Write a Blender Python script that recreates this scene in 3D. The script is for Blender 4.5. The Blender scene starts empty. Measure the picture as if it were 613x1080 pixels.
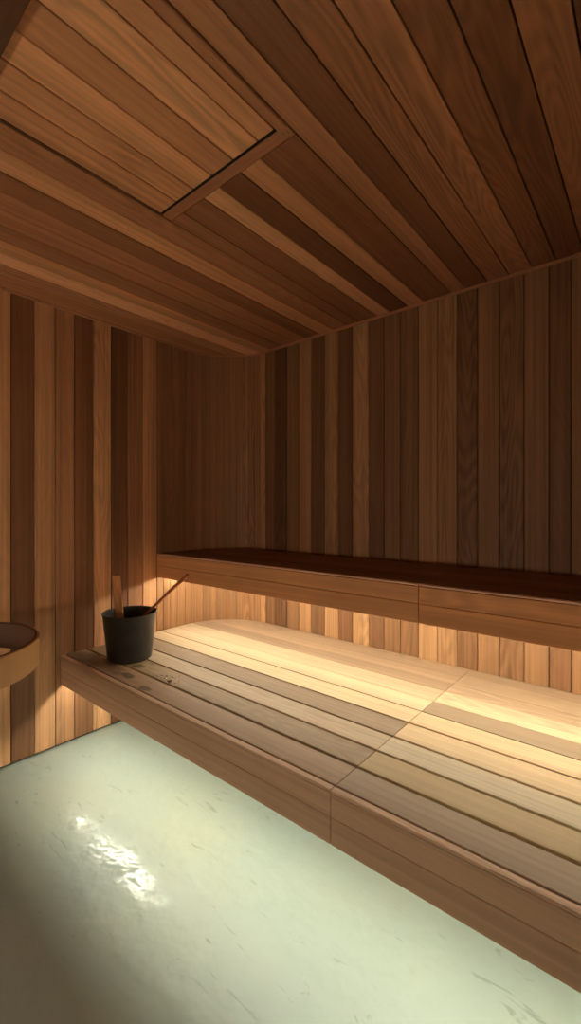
import bpy, bmesh, math, random
from mathutils import Vector, Matrix

C = bpy.context.scene.collection
SC = bpy.context.scene
random.seed(7)

# ------------------------------------------------------------------ room measures (metres)
XL, YB, ZC = -2.309, 2.08, 2.207          # left wall, back wall, ceiling
XR, YF = 2.75, -.80                      # walls out of view
RC = 0.36                                 # radius of the rounded corner
CX, CY = XL + RC, YB - RC
LZ, LB, LY = 0.457, 0.311, 0.958          # lower bench: seat, underside, front
UZ, UB, UY = 0.925, 0.782, 1.512          # upper bench
SEAM = -0.663
DY0, DY1, DZ = -.2, 1.2, 1.95                  # added opening for fill light
EXT = 1.33                                # right end of the benches

def wall_x(y):
    return XL if y <= CY else CX - math.sqrt(max(RC*RC - (y-CY)**2, 0))

# ------------------------------------------------------------------ materials
def mat(name):
    m = bpy.data.materials.new(name); m.use_nodes = True
    nt = m.node_tree; nt.nodes.clear()
    out = nt.nodes.new('ShaderNodeOutputMaterial')
    b = nt.nodes.new('ShaderNodeBsdfPrincipled')
    nt.links.new(b.outputs[0], out.inputs[0])
    return m, nt, b

def N(nt, typ, **kw):
    n = nt.nodes.new(typ)
    for k, v in kw.items():
        if k.startswith('i_'):
            key = k[2:]; key = int(key) if key.isdigit() else key.replace('_', ' ')
            n.inputs[key].default_value = v
        else: setattr(n, k, v)
    return n

def ramp(nt, src, stops):
    r = nt.nodes.new('ShaderNodeValToRGB'); e = r.color_ramp.elements
    while len(e) < len(stops): e.new(0.5)
    for k, (p, c) in enumerate(stops):
        e[k].position = p; e[k].color = (c, c, c, 1) if isinstance(c, (int, float)) else (*c, 1)
    nt.links.new(src, r.inputs[0]); return r.outputs[0]

def math_n(nt, op, a, b=None):
    n = nt.nodes.new('ShaderNodeMath'); n.operation = op
    for i, v in enumerate((a, b)):
        if v is None: continue
        if isinstance(v, (int, float)): n.inputs[i].default_value = v
        else: nt.links.new(v, n.inputs[i])
    return n.outputs[0]

def wood(name, axis, rough=.55, stains=None, contrast=1.0):
    """cedar: board colour and seed come with the mesh (attribute 'tint'), grain runs along axis"""
    m, nt, b = mat(name)
    at = N(nt, 'ShaderNodeAttribute', attribute_name='tint')
    tc = N(nt, 'ShaderNodeTexCoord')
    off = N(nt, 'ShaderNodeCombineXYZ')
    for i, k in enumerate((37.1, 21.7, 53.3)):
        nt.links.new(math_n(nt, 'MULTIPLY', at.outputs['Alpha'], k), off.inputs[i])
    add = N(nt, 'ShaderNodeVectorMath', operation='ADD')
    nt.links.new(tc.outputs['Object'], add.inputs[0]); nt.links.new(off.outputs[0], add.inputs[1])
    def scaled(along, across):
        mp = N(nt, 'ShaderNodeMapping')
        mp.inputs['Scale'].default_value = [along if i == axis else across for i in range(3)]
        nt.links.new(add.outputs[0], mp.inputs[0]); return mp.outputs[0]
    n1 = N(nt, 'ShaderNodeTexNoise', i_Scale=1.0, i_Detail=3.0); nt.links.new(scaled(.9, 85), n1.inputs[0])     # fine streaks
    n2 = N(nt, 'ShaderNodeTexNoise', i_Scale=1.0, i_Detail=2.0); nt.links.new(scaled(.35, 17), n2.inputs[0])    # broad heart / sap streaks
    w = N(nt, 'ShaderNodeTexNoise', i_Scale=1.0, i_Detail=1.0); nt.links.new(scaled(1.1, 9), w.inputs[0])      # cathedral figure
    rings = math_n(nt, 'SINE', math_n(nt, 'MULTIPLY', w.outputs[0], 105.0))
    figmask = ramp(nt, at.outputs['Alpha'], [(0.0, 0.15), (.55, .2), (.85, 1.0)])
    n3 = N(nt, 'ShaderNodeTexNoise', i_Scale=2.2, i_Detail=2.0); nt.links.new(tc.outputs['Object'], n3.inputs[0])
    v = math_n(nt, 'MULTIPLY', math_n(nt, 'SUBTRACT', n1.outputs[0], .5), .9*contrast)
    v = math_n(nt, 'ADD', v, math_n(nt, 'MULTIPLY', math_n(nt, 'SUBTRACT', n2.outputs[0], .5), .8*contrast))
    v = math_n(nt, 'ADD', v, math_n(nt, 'MULTIPLY', math_n(nt, 'MULTIPLY', rings, figmask), .17*contrast))
    v = math_n(nt, 'ADD', v, math_n(nt, 'MULTIPLY', math_n(nt, 'SUBTRACT', n3.outputs[0], .5), .25))
    v = math_n(nt, 'MAXIMUM', math_n(nt, 'ADD', v, 1.0), .3)
    if stains:
        sep = N(nt, 'ShaderNodeSeparateXYZ'); nt.links.new(tc.outputs['Object'], sep.inputs[0])
        nz = N(nt, 'ShaderNodeTexNoise', i_Scale=28.0, i_Detail=2.0); nt.links.new(tc.outputs['Object'], nz.inputs[0])
        wob = math_n(nt, 'MULTIPLY', math_n(nt, 'SUBTRACT', nz.outputs[0], .5), 1.1)
        for (sx, sy, rx, ry, k) in stains:
            dx = math_n(nt, 'DIVIDE', math_n(nt, 'SUBTRACT', sep.outputs[0], sx), rx)
            dy = math_n(nt, 'DIVIDE', math_n(nt, 'SUBTRACT', sep.outputs[1], sy), ry)
            d = math_n(nt, 'SQRT', math_n(nt, 'ADD', math_n(nt, 'MULTIPLY', dx, dx), math_n(nt, 'MULTIPLY', dy, dy)))
            d = math_n(nt, 'ADD', d, wob)
            v = math_n(nt, 'MULTIPLY', v, ramp(nt, d, [(.7, k), (1.0, 1.0)]))
    mul = N(nt, 'ShaderNodeVectorMath', operation='SCALE')
    nt.links.new(at.outputs['Color'], mul.inputs[0]); nt.links.new(v, mul.inputs['Scale'])
    nt.links.new(mul.outputs[0], b.inputs['Base Color'])
    b.inputs['Roughness'].default_value = rough
    b.inputs['Specular IOR Level'].default_value = .35
    bp = N(nt, 'ShaderNodeBump', i_Strength=.12, i_Distance=.002)
    nt.links.new(n1.outputs[0], bp.inputs['Height']); nt.links.new(bp.outputs[0], b.inputs['Normal'])
    return m

STAINS = [(-1.869, 1.125, .036, .028, .4), (-1.805, 1.035, .050, .024, .36), (-1.62, 1.005, .050, .018, .4),
          (-1.845, 1.185, .02, .01, .65), (-2.08, 1.03, .26, .055, .6), (-1.66, 1.12, .07, .04, .85)]
WOOD_Z = wood('cedar_upright', 2)
WOOD_Y = wood('cedar_ceiling', 1, rough=.42, contrast=.85)
WOOD_X = wood('cedar_bench', 0, rough=.5, contrast=.55)
WOOD_S = wood('cedar_seat_wet', 0, rough=.5, stains=STAINS, contrast=.55)

def plain(name, col, rough=.5, metal=0, noise=0, nscale=40):
    m, nt, b = mat(name)
    b.inputs['Roughness'].default_value = rough; b.inputs['Metallic'].default_value = metal
    if noise:
        tc = N(nt, 'ShaderNodeTexCoord')
        n = N(nt, 'ShaderNodeTexNoise', i_Scale=float(nscale), i_Detail=3.0); nt.links.new(tc.outputs['Object'], n.inputs[0])
        lo = tuple(c*(1-noise) for c in col); hi = tuple(c*(1+noise) for c in col)
        nt.links.new(ramp(nt, n.outputs[0], [(.3, lo), (.7, hi)]), b.inputs['Base Color'])
    else: b.inputs['Base Color'].default_value = (*col, 1)
    return m

DARK = plain('gap_shade_dark', (.02, .011, .007), .9, noise=.2)
BLACK = plain('black_lacquered_metal', (.034, .031, .029), .36, metal=.0, noise=.25, nscale=18)
BLACKIN = plain('black_pail_inside', (.012, .012, .012), .5, noise=.2)
BRASS = plain('brass_screw', (.55, .38, .16), .35, metal=1, noise=.1)
STEEL = plain('steel_bracket', (.35, .33, .3), .4, metal=1, noise=.1)

def floor_mat():
    m, nt, b = mat('poured_floor')
    tc = N(nt, 'ShaderNodeTexCoord')
    n = N(nt, 'ShaderNodeTexNoise', i_Scale=1.7, i_Detail=4.0); nt.links.new(tc.outputs['Object'], n.inputs[0])
    base = ramp(nt, n.outputs[0], [(.3, (.375, .455, .415)), (.5, (.415, .49, .425)), (.7, (.455, .50, .395))])
    # faint scuffs
    mp = N(nt, 'ShaderNodeMapping'); mp.inputs['Scale'].default_value = (2.2, 9, 1); mp.inputs['Rotation'].default_value = (0, 0, .9)
    nt.links.new(tc.outputs['Object'], mp.inputs[0])
    s = N(nt, 'ShaderNodeTexNoise', i_Scale=3.0, i_Detail=6.0, i_Distortion=1.4); nt.links.new(mp.outputs[0], s.inputs[0])
    sc = ramp(nt, s.outputs[0], [(.27, .72), (.36, 1.0)])
    mul = N(nt, 'ShaderNodeVectorMath', operation='MULTIPLY'); nt.links.new(base, mul.inputs[0]); nt.links.new(sc, mul.inputs[1])
    nt.links.new(mul.outputs[0], b.inputs['Base Color'])
    # a wet, glossy patch in front of the bench, satin elsewhere
    sep = N(nt, 'ShaderNodeSeparateXYZ'); nt.links.new(tc.outputs['Object'], sep.inputs[0])
    nz = N(nt, 'ShaderNodeTexNoise', i_Scale=11.0, i_Detail=4.0); nt.links.new(tc.outputs['Object'], nz.inputs[0])
    dx = math_n(nt, 'DIVIDE', math_n(nt, 'SUBTRACT', sep.outputs[0], -1.41), .46)
    dy = math_n(nt, 'DIVIDE', math_n(nt, 'SUBTRACT', sep.outputs[1], .775), .085)
    d = math_n(nt, 'SQRT', math_n(nt, 'ADD', math_n(nt, 'MULTIPLY', dx, dx), math_n(nt, 'MULTIPLY', dy, dy)))
    d = math_n(nt, 'ADD', d, math_n(nt, 'MULTIPLY', math_n(nt, 'SUBTRACT', nz.outputs[0], .5), 1.6))
    rg = ramp(nt, d, [(.30, .14), (.95, .46)])
    nt.links.new(rg, b.inputs['Roughness'])
    bn = N(nt, 'ShaderNodeTexNoise', i_Scale=16.0, i_Detail=2.0); nt.links.new(tc.outputs['Object'], bn.inputs[0])
    bp = N(nt, 'ShaderNodeBump', i_Strength=.35, i_Distance=.012)
    nt.links.new(bn.outputs[0], bp.inputs['Height']); nt.links.new(bp.outputs[0], b.inputs['Normal'])
    b.inputs['Specular IOR Level'].default_value = .5
    return m
FLOOR = floor_mat()

def emit(name, col, power):
    m = bpy.data.materials.new(name); m.use_nodes = True
    nt = m.node_tree; nt.nodes.clear()
    out = nt.nodes.new('ShaderNodeOutputMaterial'); e = nt.nodes.new('ShaderNodeEmission')
    tc = N(nt, 'ShaderNodeTexCoord'); n = N(nt, 'ShaderNodeTexNoise', i_Scale=6.0); nt.links.new(tc.outputs['Object'], n.inputs[0])
    e.inputs[0].default_value = (*col, 1); 
    st = math_n(nt, 'ADD', math_n(nt, 'MULTIPLY', n.outputs[0], .06*power), .97*power)
    nt.links.new(st, e.inputs[1]); nt.links.new(e.outputs[0], out.inputs[0]); return m
LED_LOW = emit('led_glow_low', (1.0, .95, .745), 58)
LED_UP = emit('led_glow_high', (1.0, .93, .70), 66)

# ------------------------------------------------------------------ mesh helpers
def new():
    bm = bmesh.new(); bm.loops.layers.float_color.new('tint'); return bm

def paint(bm, faces, tint, seed):
    L = bm.loops.layers.float_color['tint']
    for f in faces:
        for l in f.loops: l[L] = (*tint, seed)

def prism(bm, pts, o, u, v, w, length, tint=(.3, .14, .06), seed=None):
    """2-D section pts in (u,v) extruded along w"""
    seed = random.random() if seed is None else seed
    o, u, v, w = map(Vector, (o, u, v, w))
    a = [bm.verts.new(o + u*p + v*q) for p, q in pts]
    b = [bm.verts.new(o + u*p + v*q + w*length) for p, q in pts]
    n = len(pts); fs = []
    for i in range(n): fs.append(bm.faces.new((a[i], a[(i+1) % n], b[(i+1) % n], b[i])))
    fs.append(bm.faces.new(a[::-1])); fs.append(bm.faces.new(b))
    paint(bm, fs, tint, seed); return fs

def board_section(w, t, c=.003):
    """board of width w and thickness t, face side at v = t with chamfered edges"""
    return [(0, 0), (w, 0), (w, t-c), (w-c, t), (c, t), (0, t-c)]

def box(bm, x0, x1, y0, y1, z0, z1, tint=(.3, .14, .06), seed=None):
    return prism(bm, [(x0, y0), (x1, y0), (x1, y1), (x0, y1)], (0, 0, z0), (1, 0, 0), (0, 1, 0), (0, 0, 1), z1-z0, tint, seed)

def obj(name, bm, m, parent=None, bevel=0, smooth=False):
    bmesh.ops.recalc_face_normals(bm, faces=bm.faces)
    me = bpy.data.meshes.new(name); bm.to_mesh(me); bm.free()
    o = bpy.data.objects.new(name, me); C.objects.link(o)
    for mm in (m if isinstance(m, (list, tuple)) else [m]): me.materials.append(mm)
    if parent:
        o.parent = parent
        o.matrix_parent_inverse = Matrix.Translation(-Vector(parent.location)) if parent.type == 'EMPTY' else Matrix()
    if bevel:
        b = o.modifiers.new('bevel', 'BEVEL'); b.width = bevel; b.segments = 2; b.limit_method = 'ANGLE'; b.angle_limit = math.radians(50)
    if smooth:
        for p in me.polygons: p.use_smooth = True
    return o

def struct(name, bm, m, **k):
    o = obj(name, bm, m, **k); o['kind'] = 'structure'; return o

def thing(name, label, cat, loc, group=None):
    o = bpy.data.objects.new(name, None); C.objects.link(o); o.location = loc
    o['label'] = label; o['category'] = cat
    if group: o['group'] = group
    return o

def lathe(bm, prof, seg=64, c=(0, 0, 0), tint=(.3, .14, .06), closed=False):
    rings = []
    for r, z in prof:
        rings.append([bm.verts.new((c[0]+r*math.cos(2*math.pi*i/seg), c[1]+r*math.sin(2*math.pi*i/seg), c[2]+z)) for i in range(seg)])
    fs = []
    pairs = list(zip(rings, rings[1:])) + ([(rings[-1], rings[0])] if closed else [])
    for a, b in pairs:
        for i in range(seg): fs.append(bm.faces.new((a[i], a[(i+1) % seg], b[(i+1) % seg], b[i])))
    if not closed:
        fs.append(bm.faces.new(rings[0][::-1])); fs.append(bm.faces.new(rings[-1]))
    paint(bm, fs, tint, .3); return fs

def tube(bm, pts, radii, seg=16, tint=(.3, .14, .06), flat=1.0):
    pts = [Vector(p) for p in pts]; rings = []
    for i, p in enumerate(pts):
        d = (pts[min(i+1, len(pts)-1)] - pts[max(i-1, 0)]).normalized()
        s = d.cross(Vector((0, 0, 1))).normalized() if abs(d.z) < .98 else Vector((1, 0, 0))
        t = s.cross(d).normalized()
        rings.append([bm.verts.new(p + (s*math.cos(2*math.pi*k/seg)*flat + t*math.sin(2*math.pi*k/seg))*radii[i]) for k in range(seg)])
    fs = []
    for a, b in zip(rings, rings[1:]):
        for k in range(seg): fs.append(bm.faces.new((a[k], a[(k+1) % seg], b[(k+1) % seg], b[k])))
    fs.append(bm.faces.new(rings[0][::-1])); fs.append(bm.faces.new(rings[-1]))
    paint(bm, fs, tint, random.random()); return fs

# cedar colours, 0 dark heartwood .. 1 pale sapwood
CED = [(0, (.10, .045, .024)), (.25, (.22, .105, .052)), (.5, (.42, .225, .115)), (.75, (.60, .35, .18)), (1, (.74, .50, .29))]
def cedar(t, red=0.0):
    for (a, ca), (b, cb) in zip(CED, CED[1:]):
        if t <= b:
            k = (t-a)/(b-a); c = [p+(q-p)*k for p, q in zip(ca, cb)]; break
    else: c = CED[-1][1]
    return (c[0]*(1+.25*red), c[1]*(1-.12*red), c[2]*(1-.12*red))

# ------------------------------------------------------------------ room shell
bm = new(); box(bm, XL-.1, XR+.1, YF-.1, YB+.1, -.08, 0); struct('floor', bm, FLOOR)

TH, GAP = .016, .0024
LW = [(-.10, .0, .55), (0, .098, .5), (.098, .196, .35), (.196, .294, .6), (.294, .392, .3), (.392, .49, .5), (.49, .59, .4), (.59, .74, .64),
      (.741, .840, .16), (.840, .936, .56), (.936, 1.030, .44), (1.030, 1.129, .22), (1.129, 1.228, .66), (1.228, 1.326, .12),
      (1.326, 1.422, .34), (1.422, 1.515, .56)]
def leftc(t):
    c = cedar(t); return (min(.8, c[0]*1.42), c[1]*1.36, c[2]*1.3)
LC = [(1.515, 1.56, .27), (1.56, 1.61, .29), (1.61, 1.66, .40), (1.66, CY, .37)]
bm = new()
box(bm, XL-.08, XL-TH-.002, YF-.08, 1.515, 0, ZC, (.03, .015, .008))
y = -.10 - .0985*8
while y < -.12:
    prism(bm, board_section(.0985-GAP, TH), (XL-TH, y, .008), (0, 1, 0), (1, 0, 0), (0, 0, 1), ZC-.012, cedar(random.choice([.2, .35, .5, .6])), None); y += .0985
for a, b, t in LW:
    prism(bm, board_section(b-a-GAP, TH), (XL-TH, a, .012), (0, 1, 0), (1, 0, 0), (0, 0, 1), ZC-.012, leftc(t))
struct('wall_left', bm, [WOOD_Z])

def back(t):
    c = cedar(.17+1.05*(t-.2)); return (c[0]*1.02, c[1]*1.02, c[2]*.95)
def cornerc(t):
    c = cedar(.42+.5*(t-.38)); return (c[0]*1.1, c[1]*1.08, c[2]*1.0)
bm = new()      # the rounded corner: short straight run, then narrow boards bent round
box(bm, XL-.08, XL-TH-.002, 1.515, CY, 0, ZC, (.03, .015, .008))
for a, b, t in LC:
    prism(bm, board_section(b-a-GAP*.5, TH), (XL-TH, a, .012), (0, 1, 0), (1, 0, 0), (0, 0, 1), ZC-.012, cornerc(t))
NB = 13
tones = [.38, .33, .40, .36, .43, .37, .34, .42, .38, .44, .36, .40, .58]
for i in range(NB):
    a0 = math.pi - (math.pi/2)*i/NB; a1 = math.pi - (math.pi/2)*(i+1)/NB
    p0 = Vector((CX+RC*math.cos(a0), CY+RC*math.sin(a0), .008)); p1 = Vector((CX+RC*math.cos(a1), CY+RC*math.sin(a1), .008))
    u = (p1-p0); L = u.length; u.normalize(); v = Vector((u.y, -u.x, 0))
    prism(bm, board_section(L-GAP*.4, TH, .001), p0 - v*TH, u, v, (0, 0, 1), ZC-.012, cornerc(tones[i]))
    q0, q1 = p0 - v*TH*1.1, p1 - v*TH*1.1
    prism(bm, [(-.01, 0), (L+.01, 0), (L+.01, -.03), (-.01, -.03)], (q0.x, q0.y, 0), u, v, (0, 0, 1), ZC, cedar(.1))
struct('wall_corner', bm, [WOOD_Z])

BW = [(CX, -1.866, .30), (-1.866, -1.768, .16), (-1.768, -1.672, .36), (-1.672, -1.578, .56), (-1.578, -1.482, .30), (-1.482, -1.385, .58), (-1.385, -1.292, .26),
      (-1.292, -1.19, .62), (-1.19, -1.10, .30), (-1.10, -1.008, .40), (-1.008, -.912, .34), (-.912, -.815, .60), (-.815, -.722, .56), (-.722, -.63, .30), (-.63, -.537, .42),
      (-.537, -.439, .36), (-.439, -.346, .46), (-.346, -.268, .30), (-.268, -.17, .44)]
def back(t):
    c = cedar(.17+1.05*(t-.2)); return (c[0]*1.02, c[1]*1.02, c[2]*.95)
bm = new()
box(bm, CX, XR+.08, YB+TH+.002, YB+.08, 0, ZC, (.03, .015, .008))
for a, b, t in BW:
    prism(bm, board_section(b-a-GAP, TH), (a, YB+TH, .012), (1, 0, 0), (0, -1, 0), (0, 0, 1), ZC-.012, back(t))
x = -.17
while x < XR:
    prism(bm, board_section(.096-GAP, TH), (x, YB+TH, .012), (1, 0, 0), (0, -1, 0), (0, 0, 1), ZC-.012, cedar(random.choice([.3, .4, .55, .35]), .25)); x += .096
struct('wall_back', bm, [WOOD_Z])

bm = new()      # right wall with a wide opening, added to let fill light in
box(bm, XR+TH, XR+.08, YF-.08, DY0, 0, ZC, (.03, .015, .008)); box(bm, XR+TH, XR+.08, DY1, YB+.08, 0, ZC, (.03, .015, .008)); box(bm, XR+TH, XR+.08, DY0, DY1, DZ, ZC, cedar(.1))
y = YF
while y < YB:
    z0 = DZ if DY0-.09 < y < DY1-.01 else .008
    prism(bm, board_section(.098-GAP, TH), (XR+TH, y, z0), (0, 1, 0), (-1, 0, 0), (0, 0, 1), ZC-z0, cedar(random.choice([.2, .35, .5, .6]))); y += .098
struct('wall_right', bm, [WOOD_Z])
bm = new()      # front wall, behind the photographer
box(bm, XL-.08, XR+.08, YF-.08, YF-TH, 0, ZC, (.03, .015, .008))
x = XL
while x < XR:
    prism(bm, board_section(.098-GAP, TH), (x, YF-TH, .008), (1, 0, 0), (0, 1, 0), (0, 0, 1), ZC-.012, cedar(random.choice([.2, .35, .5, .6]))); x += .098
struct('wall_front', bm, [WOOD_Z])
t = thing('fill_strip', 'added strip fill light on the unseen front wall', 'fill light', (-1.22, YF, .88))
bm = new(); box(bm, -2.20, -.25, YF+.0005, YF+.012, .86, .90); obj('housing', bm, STEEL, t)
bm = new(); box(bm, -2.19, -.26, YF+.0121, YF+.014, .865, .895); obj('diffuser', bm, emit('fill_strip_glow', (1.0, .83, .62), 42), t)  # unseen fill light, added to raise the general light level
pl = bpy.data.lights.new('fill_portal', 'AREA'); pl.shape = 'RECTANGLE'; pl.size = DZ; pl.size_y = DY1-DY0; pl.cycles.is_portal = True
po = bpy.data.objects.new('fill_portal', pl); C.objects.link(po); po.location = (XR+.085, (DY0+DY1)/2, DZ/2); po.rotation_euler = (0, math.radians(90), 0)  # portal for world fill light through the added opening

# ceiling boards run front to back; the hatch opening is left free
HX0, HX1, HY0, HY1 = -1.318, -.748, .336, .922
CB = [(-2.309, -2.19, .40), (-2.19, -2.09, .46), (-2.09, -1.99, .80), (-1.99, -1.906, .56), (-1.906, -1.80, .33), (-1.80, -1.70, .37), (-1.70, -1.61, .40), (-1.61, -1.513, .27),
      (-1.513, -1.42, .60), (-1.42, HX0, .38), (HX0, -1.248, .30), (-1.248, -1.137, .28), (-1.137, -1.061, .70), (-1.061, -.963, .16), (-.963, -.88, .54), (-.88, HX1, .24),
      (HX1, -.677, .40), (-.677, -.585, .20), (-.585, -.495, .32), (-.495, -.405, .36), (-.405, -.318, .25), (-.318, -.225, .16), (-.225, -.13, .30), (-.13, -.03, .17)]  # boards right of the hatch toned down: light falloff put into the colour
bm = new()
CT = ZC + TH
box(bm, XL-.08, XR+.08, YF-.08, YB+.08, CT+.03, CT+.08, (.03, .015, .008))
def roofc(t):
    c = cedar(max(0, min(1, .47+1.25*(t-.42)))); return (c[0]*1.36, c[1]*1.19, c[2]*1.14)
def ceil_board(a, b, y0, y1, t, s=None):
    prism(bm, board_section(b-a-.004, TH, .0013), (a, y0, CT), (1, 0, 0), (0, 0, -1), (0, 1, 0), y1-y0, roofc(t), s)
for a, b, t in CB:
    if a >= HX0-1e-6 and b <= HX1+1e-6:
        s = random.random(); ceil_board(a, b, YF, HY0, t, s); ceil_board(a, b, HY1, YB+.02, t, s)
    else: ceil_board(a, b, YF, YB+.02, t, .9 if -.5 < a < -.4 or -.6 < a < -.5 else None)
x = -.03
while x < XR:
    ceil_board(x, x+.093, YF, YB+.02, random.choice([.35, .5, .42])); x += .093
x0, x1, y0, y1 = HX0, HX1, HY0, HY1
box(bm, XL-.05, x0, YF, YB, CT, CT+.032, (.03, .015, .008)); box(bm, x1, XR, YF, YB, CT, CT+.032, (.03, .015, .008))
box(bm, x0, x1, YF, y0, CT, CT+.032, (.03, .015, .008)); box(bm, x0, x1, y1, YB, CT, CT+.032, (.03, .015, .008))
struct('ceiling', bm, [WOOD_Y])

# slim moulding where walls and ceiling meet, following the rounded corner
bm = new()
path = [(XL, YF), (XL, CY)] + [(CX+RC*math.cos(math.pi-k*math.pi/32), CY+RC*math.sin(math.pi-k*math.pi/32)) for k in range(1, 17)] + [(XR, YB)]
W, H = .010, .012
inner = []
for i, (px, py) in enumerate(path):
    if i < 2: nrm = (1, 0)
    elif i == len(path)-1: nrm = (0, -1)
    else:
        d = Vector((CX-px, CY-py)).normalized(); nrm = (d.x, d.y)
    inner.append((px+nrm[0]*W, py+nrm[1]*W))
vs = []
for (px, py), (qx, qy) in zip(path, inner):
    vs.append([bm.verts.new((px, py, ZC)), bm.verts.new((qx, qy, ZC)), bm.verts.new((qx, qy, ZC-H*.6)), bm.verts.new((px, py, ZC-H))])
fs = []
for a, b in zip(vs, vs[1:]):
    for k in range(4): fs.append(bm.faces.new((a[k], a[(k+1) % 4], b[(k+1) % 4], b[k])))
fs.append(bm.faces.new(vs[0][::-1])); fs.append(bm.faces.new(vs[-1]))
paint(bm, fs, cedar(.55, .4), .4)
struct('trim_1', bm, WOOD_X)

# dark batten crossing the ceiling just before the hatch
bm = new()
box(bm, XL+.012, XR-.01, .235, .332, ZC-.028, ZC-.0005, cedar(.07), .2)
struct('trim_2', bm, WOOD_X, bevel=.002)

# ------------------------------------------------------------------ ceiling hatch
h = thing('ceiling_hatch', 'square cedar access hatch set in the boarded ceiling with screwed edge strips', 'hatch', ((HX0+HX1)/2, (HY0+HY1)/2, ZC))
HB = [(-1.310, -1.221, .50), (-1.221, -1.131, .52), (-1.131, -1.042, .62), (-1.042, -.948, .50), (-.948, -.846, .66), (-.846, -.786, .54)]
bm = new()
for a, b, t in HB:
    prism(bm, board_section(b-a-.004, TH, .0013), (a, HY0+.004, CT+.002), (1, 0, 0), (0, 0, -1), (0, 1, 0), .870-HY0, roofc(t))
box(bm, HX0+.006, HX1-.004, HY0+.002, HY1-.004, CT+.0015, CT+.028, (.03, .015, .008))
obj('panel', bm, WOOD_Y, h)
bm = new(); box(bm, HX0+.004, -.756, .8705, .8855, CT-.011, CT+.0012); box(bm, HX0+.001, HX0+.0075, HY0+.004, .8705, CT-.010, CT+.0012); obj('gap_shade', bm, DARK, h)  # dark strips standing in for the shade in the hatch gaps
bm = new(); prism(bm, board_section(.035, .0175, .003), (HX0+.004, .886, CT), (0, 1, 0), (0, 0, -1), (1, 0, 0), HX1-HX0-.008, roofc(.36), .3)
obj('edge_strip', bm, WOOD_X, h)
bm = new(); prism(bm, board_section(.030, .0175, .003), (-.7845, HY0+.004, CT), (1, 0, 0), (0, 0, -1), (0, 1, 0), .548, roofc(.34), .5)
obj('edge_strip', bm, WOOD_Y, h)
for sx, sy in ((-.768, .645), (-.765, .902), (-.778, .897), (-.770, .915), (-1.02, .905), (-1.29, .905)):
    bm = new(); lathe(bm, [(.0028, 0), (.0028, .0015), (.0018, .0028), (.0006, .0030)], 14, (0, 0, 0))
    bmesh.ops.transform(bm, matrix=Matrix.Translation((sx, sy, CT-.0177)) @ Matrix.Rotation(math.pi, 4, 'X'), verts=bm.verts)
    obj('screw', bm, BRASS, h, smooth=False)

# ------------------------------------------------------------------ benches
def slat(parent, x0, x1, y0, y1, ztop, tone, m, t=.026, at_wall=False):
    bm = new()
    if at_wall:
        ys = [y0 + (y1-y0)*k/6 for k in range(7)]
        pts = [(x1, y0)] + [(x1, y1)] + [(max(wall_x(yy), x0)+.0015, yy) for yy in reversed(ys)]
    else: pts = [(x0, y0), (x1, y0), (x1, y1), (x0, y1)]
    prism(bm, pts, (0, 0, ztop-t), (1, 0, 0), (0, 1, 0), (0, 0, 1), t, tone)
    return obj('slat', bm, m, parent, bevel=.0018)

def seat_tone(v, warm=1.0):     # greyed, well-used seat boards
    return (v, v*.70*(.97+.03*warm), v*.45)

def bench(name, label, group, x0, x1, z, zb, yf, edges, tones, m, ftone, led, at_wall, seat_gaps, nose=(.68, .46, .31)):
    b = thing(name, label, 'bench', ((x0+x1)/2, (yf+YB)/2, zb), group)
    for i, ((a, c), t) in enumerate(zip(zip(edges, edges[1:]), tones)):
        g = seat_gaps[i]
        slat(b, x0+.0008, x1-.0008, a+g/2, min(c-seat_gaps[i+1]/2, YB-.002), z, t, m, at_wall=at_wall)
    zm = (z+zb)/2
    lft = XL+.0015 if at_wall else x0+.0008
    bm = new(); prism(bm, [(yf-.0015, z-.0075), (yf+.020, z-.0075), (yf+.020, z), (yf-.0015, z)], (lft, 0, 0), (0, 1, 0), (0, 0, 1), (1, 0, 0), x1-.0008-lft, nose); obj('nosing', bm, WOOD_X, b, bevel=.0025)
    for (z0, z1, tt) in ((zm+.0006, z-.0095, ftone[0]), (zb, zm-.0006, ftone[1])):
        bm = new(); prism(bm, [(yf, z0), (yf+.020, z0), (yf+.020, z1), (yf, z1)], (lft, 0, 0), (0, 1, 0), (0, 0, 1), (1, 0, 0), x1-.0008-lft, tt)
        obj('fascia_board', bm, WOOD_X, b, bevel=.0025)
    # joists hidden below the seat, running to the back wall
    n = 3; xs = [x0+.10+(x1-x0-.2)*k/(n-1) for k in range(n)]
    for xx in xs:
        bm = new(); box(bm, xx-.02, xx+.02, yf+.021, (YB-.002 if xx > CX+.03 else CY), z-.026-.05, z-.0262, cedar(.4)); obj('joist', bm, WOOD_X, b)
    bm = new(); box(bm, lft+.01, x1-.002, yf+.0205, yf+.085, z-.026-.052-.022, z-.026-.0505, cedar(.5)); obj('light_rail', bm, WOOD_X, b)
    return b

LE = [.984, 1.092, 1.204, 1.312, 1.430, 1.540, 1.650, 1.770, 1.872, 1.978, 2.078]
LG = [0, .012, .011, .010, .009, .006, .0015, .0015, .0015, .001, .0]
TL = [(.44, .295, .185), (.37, .265, .155), (.50, .385, .26), (.33, .24, .165), (.60, .46, .295), (.59, .45, .295), (.57, .44, .29), (.40, .28, .185), (.55, .385, .255), (.53, .38, .25)]
TR = [(.42, .305, .205), (.48, .35, .18), (.56, .46, .315), (.62, .46, .285), (.66, .48, .30), (.34, .25, .17), (.66, .50, .325), (.50, .355, .235), (.55, .40, .26), (.54, .39, .255)]
FL = ((.60, .385, .25), (.57, .36, .23))
b1 = bench('sauna_bench', 'lower pale slatted sauna bench section running to the left wall, under the pail', 'lower sauna bench sections', XL, SEAM, LZ, LB, LY, LE, TL, WOOD_S, FL, LED_LOW, True, LG)
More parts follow.
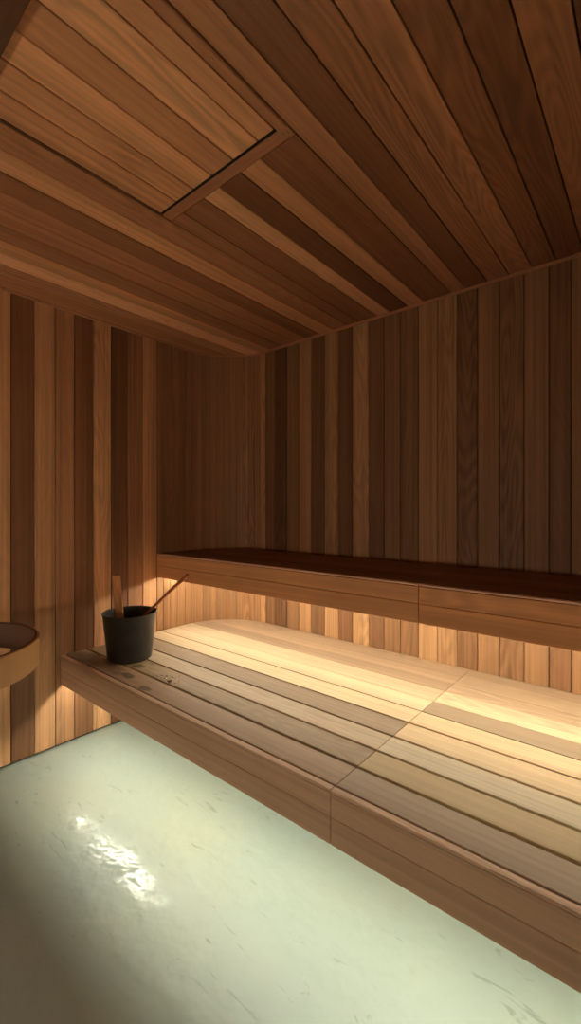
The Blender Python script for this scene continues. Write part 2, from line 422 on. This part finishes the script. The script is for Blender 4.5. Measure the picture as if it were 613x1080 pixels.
b2 = bench('sauna_bench', 'lower pale slatted sauna bench section right of the seam, cut by the right edge', 'lower sauna bench sections', SEAM, EXT, LZ, LB, LY, LE, TR, WOOD_X, ((.61, .395, .26), (.58, .37, .24)), LED_LOW, False, LG)
UE = [1.538, 1.640, 1.750, 1.860, 1.970, 2.078]
UG = [0, .006, .006, .006, .004, 0]
UT = [cedar(.30, .2), cedar(.24, .2), cedar(.32, .2), cedar(.27, .2), cedar(.30, .2)]
UF = ((.70, .35, .15), (.67, .33, .14))
b3 = bench('sauna_bench', 'upper dark reddish sauna bench section meeting the left wall', 'upper sauna bench sections', XL, SEAM, UZ, UB, UY, UE, UT, WOOD_X, UF, LED_UP, True, UG, (.85, .56, .42))  # upper nosing tint lightened: edge highlight painted into the colour
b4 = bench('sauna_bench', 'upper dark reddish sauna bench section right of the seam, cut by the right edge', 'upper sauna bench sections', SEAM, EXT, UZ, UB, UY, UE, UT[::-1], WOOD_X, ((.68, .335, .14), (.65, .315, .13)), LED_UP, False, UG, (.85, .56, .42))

def led(parent, x0, x1, yc, z, m, tilt=0, dome=False):
    # aluminium channel with its diffuser, both turned by tilt (degrees) towards the back wall
    a = math.radians(tilt); u = (0, math.cos(a), math.sin(a)); v = (0, -math.sin(a), math.cos(a)); o = (x0, yc, z)
    bm = new(); prism(bm, [(-.013, .0015), (.013, .0015), (.013, .010), (-.013, .010)], o, u, v, (1, 0, 0), x1-x0); obj('led_channel', bm, STEEL, parent)
    prof = [(.010*math.cos(k*math.pi/12), -.010*math.sin(k*math.pi/12)) for k in range(13)] if dome else [(-.009, .0014), (-.009, 0), (.009, 0), (.009, .0014)]
    bm = new(); prism(bm, prof + ([(-.010, .0014), (.010, .0014)] if dome else []), (x0+.004, yc, z), u, v, (1, 0, 0), x1-x0-.008); obj('led_strip', bm, m, parent)
ZLL = LZ-.026-.052-.022-.0125; ZLU = UZ-.026-.052-.022-.0125
led(b1, XL+.02, SEAM-.004, LY+.062, ZLL, LED_LOW); led(b2, SEAM+.004, EXT-.01, LY+.062, ZLL, LED_LOW)
led(b3, XL+.02, SEAM-.004, UY+.095, UB+.023, LED_UP, 20, True); led(b4, SEAM+.004, EXT-.01, UY+.095, UB+.023, LED_UP, 20, True)

# ------------------------------------------------------------------ pail and ladle on the lower bench
YAW = math.radians(39.876)
R = Vector((math.cos(YAW), math.sin(YAW), 0)); F = Vector((-math.sin(YAW), math.cos(YAW), 0))
PC = Vector((-2.014, 1.167, LZ+.0005))
p = thing('sauna_pail', 'matte black tapered pail with upright wooden handle on the lower bench', 'pail', PC)
bm = new()
lathe(bm, [(.100, .0), (.1035, .003), (.1050, .010), (.1265, .218), (.1290, .2215), (.1300, .2245), (.1290, .2270), (.1262, .2262), (.1245, .2225), (.1235, .214), (.1028, .016), (.100, .008), (.0, .008)][:-1], 96, PC)
obj('body', bm, BLACK, p, smooth=True)
# upright wooden handle fixed inside the rim at the back left
ang = PC + R*(-.0735) + F*.085
hb = PC + R*(-.068) + F*.060 + Vector((0, 0, .105)); ht = PC + R*(-.107) + F*.100 + Vector((0, 0, .387))
ax = (ht-hb).normalized(); wd = (R - ax*R.dot(ax)).normalized(); dp = ax.cross(wd)
wd2 = (wd*math.cos(.35) + dp*math.sin(.35)); dp2 = ax.cross(wd2)
bm = new(); prism(bm, [(-.020, -.0065), (.020, -.0065), (.020, .0065), (-.020, .0065)], hb, wd2, dp2, ax, (ht-hb).length, (.66, .33, .12), .2)
obj('handle', bm, WOOD_Z, p, bevel=.003)

la = PC + R*.104 + F*.064 + Vector((0, 0, .2405)); lt = PC + R*.262 + F*.12 + Vector((0, 0, .393))
d = (lt-la).normalized(); lb = la - d*.20
l = thing('sauna_ladle', 'slim wooden ladle resting in the black pail with its handle over the right rim', 'ladle', lb)
bm = new(); tube(bm, [lb, lb+d*.1, la, la+(lt-la)*.5, lt-d*.004, lt], [.0065, .007, .0078, .0088, .0095, .0075], 18, (.42, .14, .055)); obj('handle', bm, WOOD_X, l, smooth=True)
bm = new(); cc = lb + Vector((0, 0, -.028)) - R*.022
lathe(bm, [(.018, 0), (.026, .004), (.031, .018), (.033, .034), (.031, .034), (.029, .018), (.024, .006), (.016, .003)], 32, cc); obj('cup', bm, BLACKIN, l, smooth=True)

# splashed drops by the pail
m, nt, b = mat('water'); b.inputs['Base Color'].default_value = (1, 1, 1, 1); b.inputs['Roughness'].default_value = .03
b.inputs['Transmission Weight'].default_value = 1.0; b.inputs['IOR'].default_value = 1.33; WATER = m
bm = new(); rnd = random.Random(3)
drops = [(-1.608, 1.117, .010), (-1.594, 1.106, .007), (-1.666, 1.14, .005), (-1.637, 1.150, .004)] + [(-1.63+rnd.gauss(0, .035), 1.13+rnd.gauss(0, .015), rnd.uniform(.0015, .0035)) for _ in range(22)]
for dx, dy, r in drops:
    prof = [(r, 0), (r*.96, r*.07), (r*.75, r*.15), (r*.4, r*.21), (r*.1, r*.23)]
    lathe(bm, prof, 12, (dx, min(max(dy, 1.10), 1.196), LZ+.0003))
o = obj('water_droplets', bm, WATER, smooth=True); o['kind'] = 'stuff'; o['category'] = 'water'; o['label'] = 'small splash of water drops on the bench slats right of the black pail'

# ------------------------------------------------------------------ heater guard ring by the left wall
RX, RY, RZ, RR = -1.809, .333, .75, .320
g = thing('heater_guard', 'round bentwood guard ring in pale wood at the left edge of the photo', 'guard rail', (RX, RY, RZ-.097))
bm = new()
hh = .097; tk = .016
lathe(bm, [(RR, .002), (RR, hh-.002), (RR-.002, hh), (RR-.007, hh), (RR-.007, 0), (RR-.002, 0)], 128, (RX, RY, RZ-hh), (.82, .49, .235), closed=True)
RINGM = wood('bentwood', 2, rough=.5, contrast=.12)
obj('ring', bm, RINGM, g, smooth=False)
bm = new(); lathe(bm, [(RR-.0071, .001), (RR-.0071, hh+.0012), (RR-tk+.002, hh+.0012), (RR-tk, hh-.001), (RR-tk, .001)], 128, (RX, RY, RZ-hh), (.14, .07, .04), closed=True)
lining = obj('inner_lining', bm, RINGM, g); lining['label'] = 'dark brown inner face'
for an in (185, 235, 285):       # slim legs down to the floor, out of frame
    lx, ly = RX+(RR-tk-.010)*math.cos(math.radians(an)), RY+(RR-tk-.010)*math.sin(math.radians(an))
    bm = new(); lathe(bm, [(.014, 0), (.014, .006), (.009, .008), (.009, RZ-.012)], 20, (lx, ly, .0005)); obj('leg', bm, STEEL, g)
for yy in (.18, .40):        # brackets back to the wall, out of frame
    xx = RX - math.sqrt(RR**2-(yy-RY)**2)
    bm = new(); box(bm, XL+.0005, xx-.0002, yy-.012, yy+.012, RZ-.075, RZ-.03); box(bm, XL+.0005, XL+.006, yy-.03, yy+.03, RZ-.10, RZ-.005)
    obj('bracket', bm, STEEL, g)

# ------------------------------------------------------------------ world, camera, colour
w = bpy.data.worlds.new('world'); SC.world = w; w.use_nodes = True
w.node_tree.nodes['Background'].inputs[0].default_value = (1.0, .86, .68, 1); w.node_tree.nodes['Background'].inputs[1].default_value = .4
cam = bpy.data.cameras.new('camera'); co = bpy.data.objects.new('camera', cam); C.objects.link(co); SC.camera = co
co.location = (0, 0, 1.2); co.rotation_euler = (math.radians(90), 0, YAW)
cam.sensor_fit = 'VERTICAL'; cam.sensor_height = 36; cam.sensor_width = 36*613/1080
cam.lens = 464.82/1080*36; cam.shift_y = -4.83/1080; cam.clip_start = .02
vs = SC.view_settings
vs.view_transform = 'Standard'; vs.look = 'None'; vs.gamma = 1; vs.use_curve_mapping = False; vs.exposure = 0
SC.cycles.max_bounces = 14; SC.cycles.diffuse_bounces = 10; SC.cycles.glossy_bounces = 6
SC.cycles.use_denoising = True
SC.cycles.sample_clamp_indirect = 8
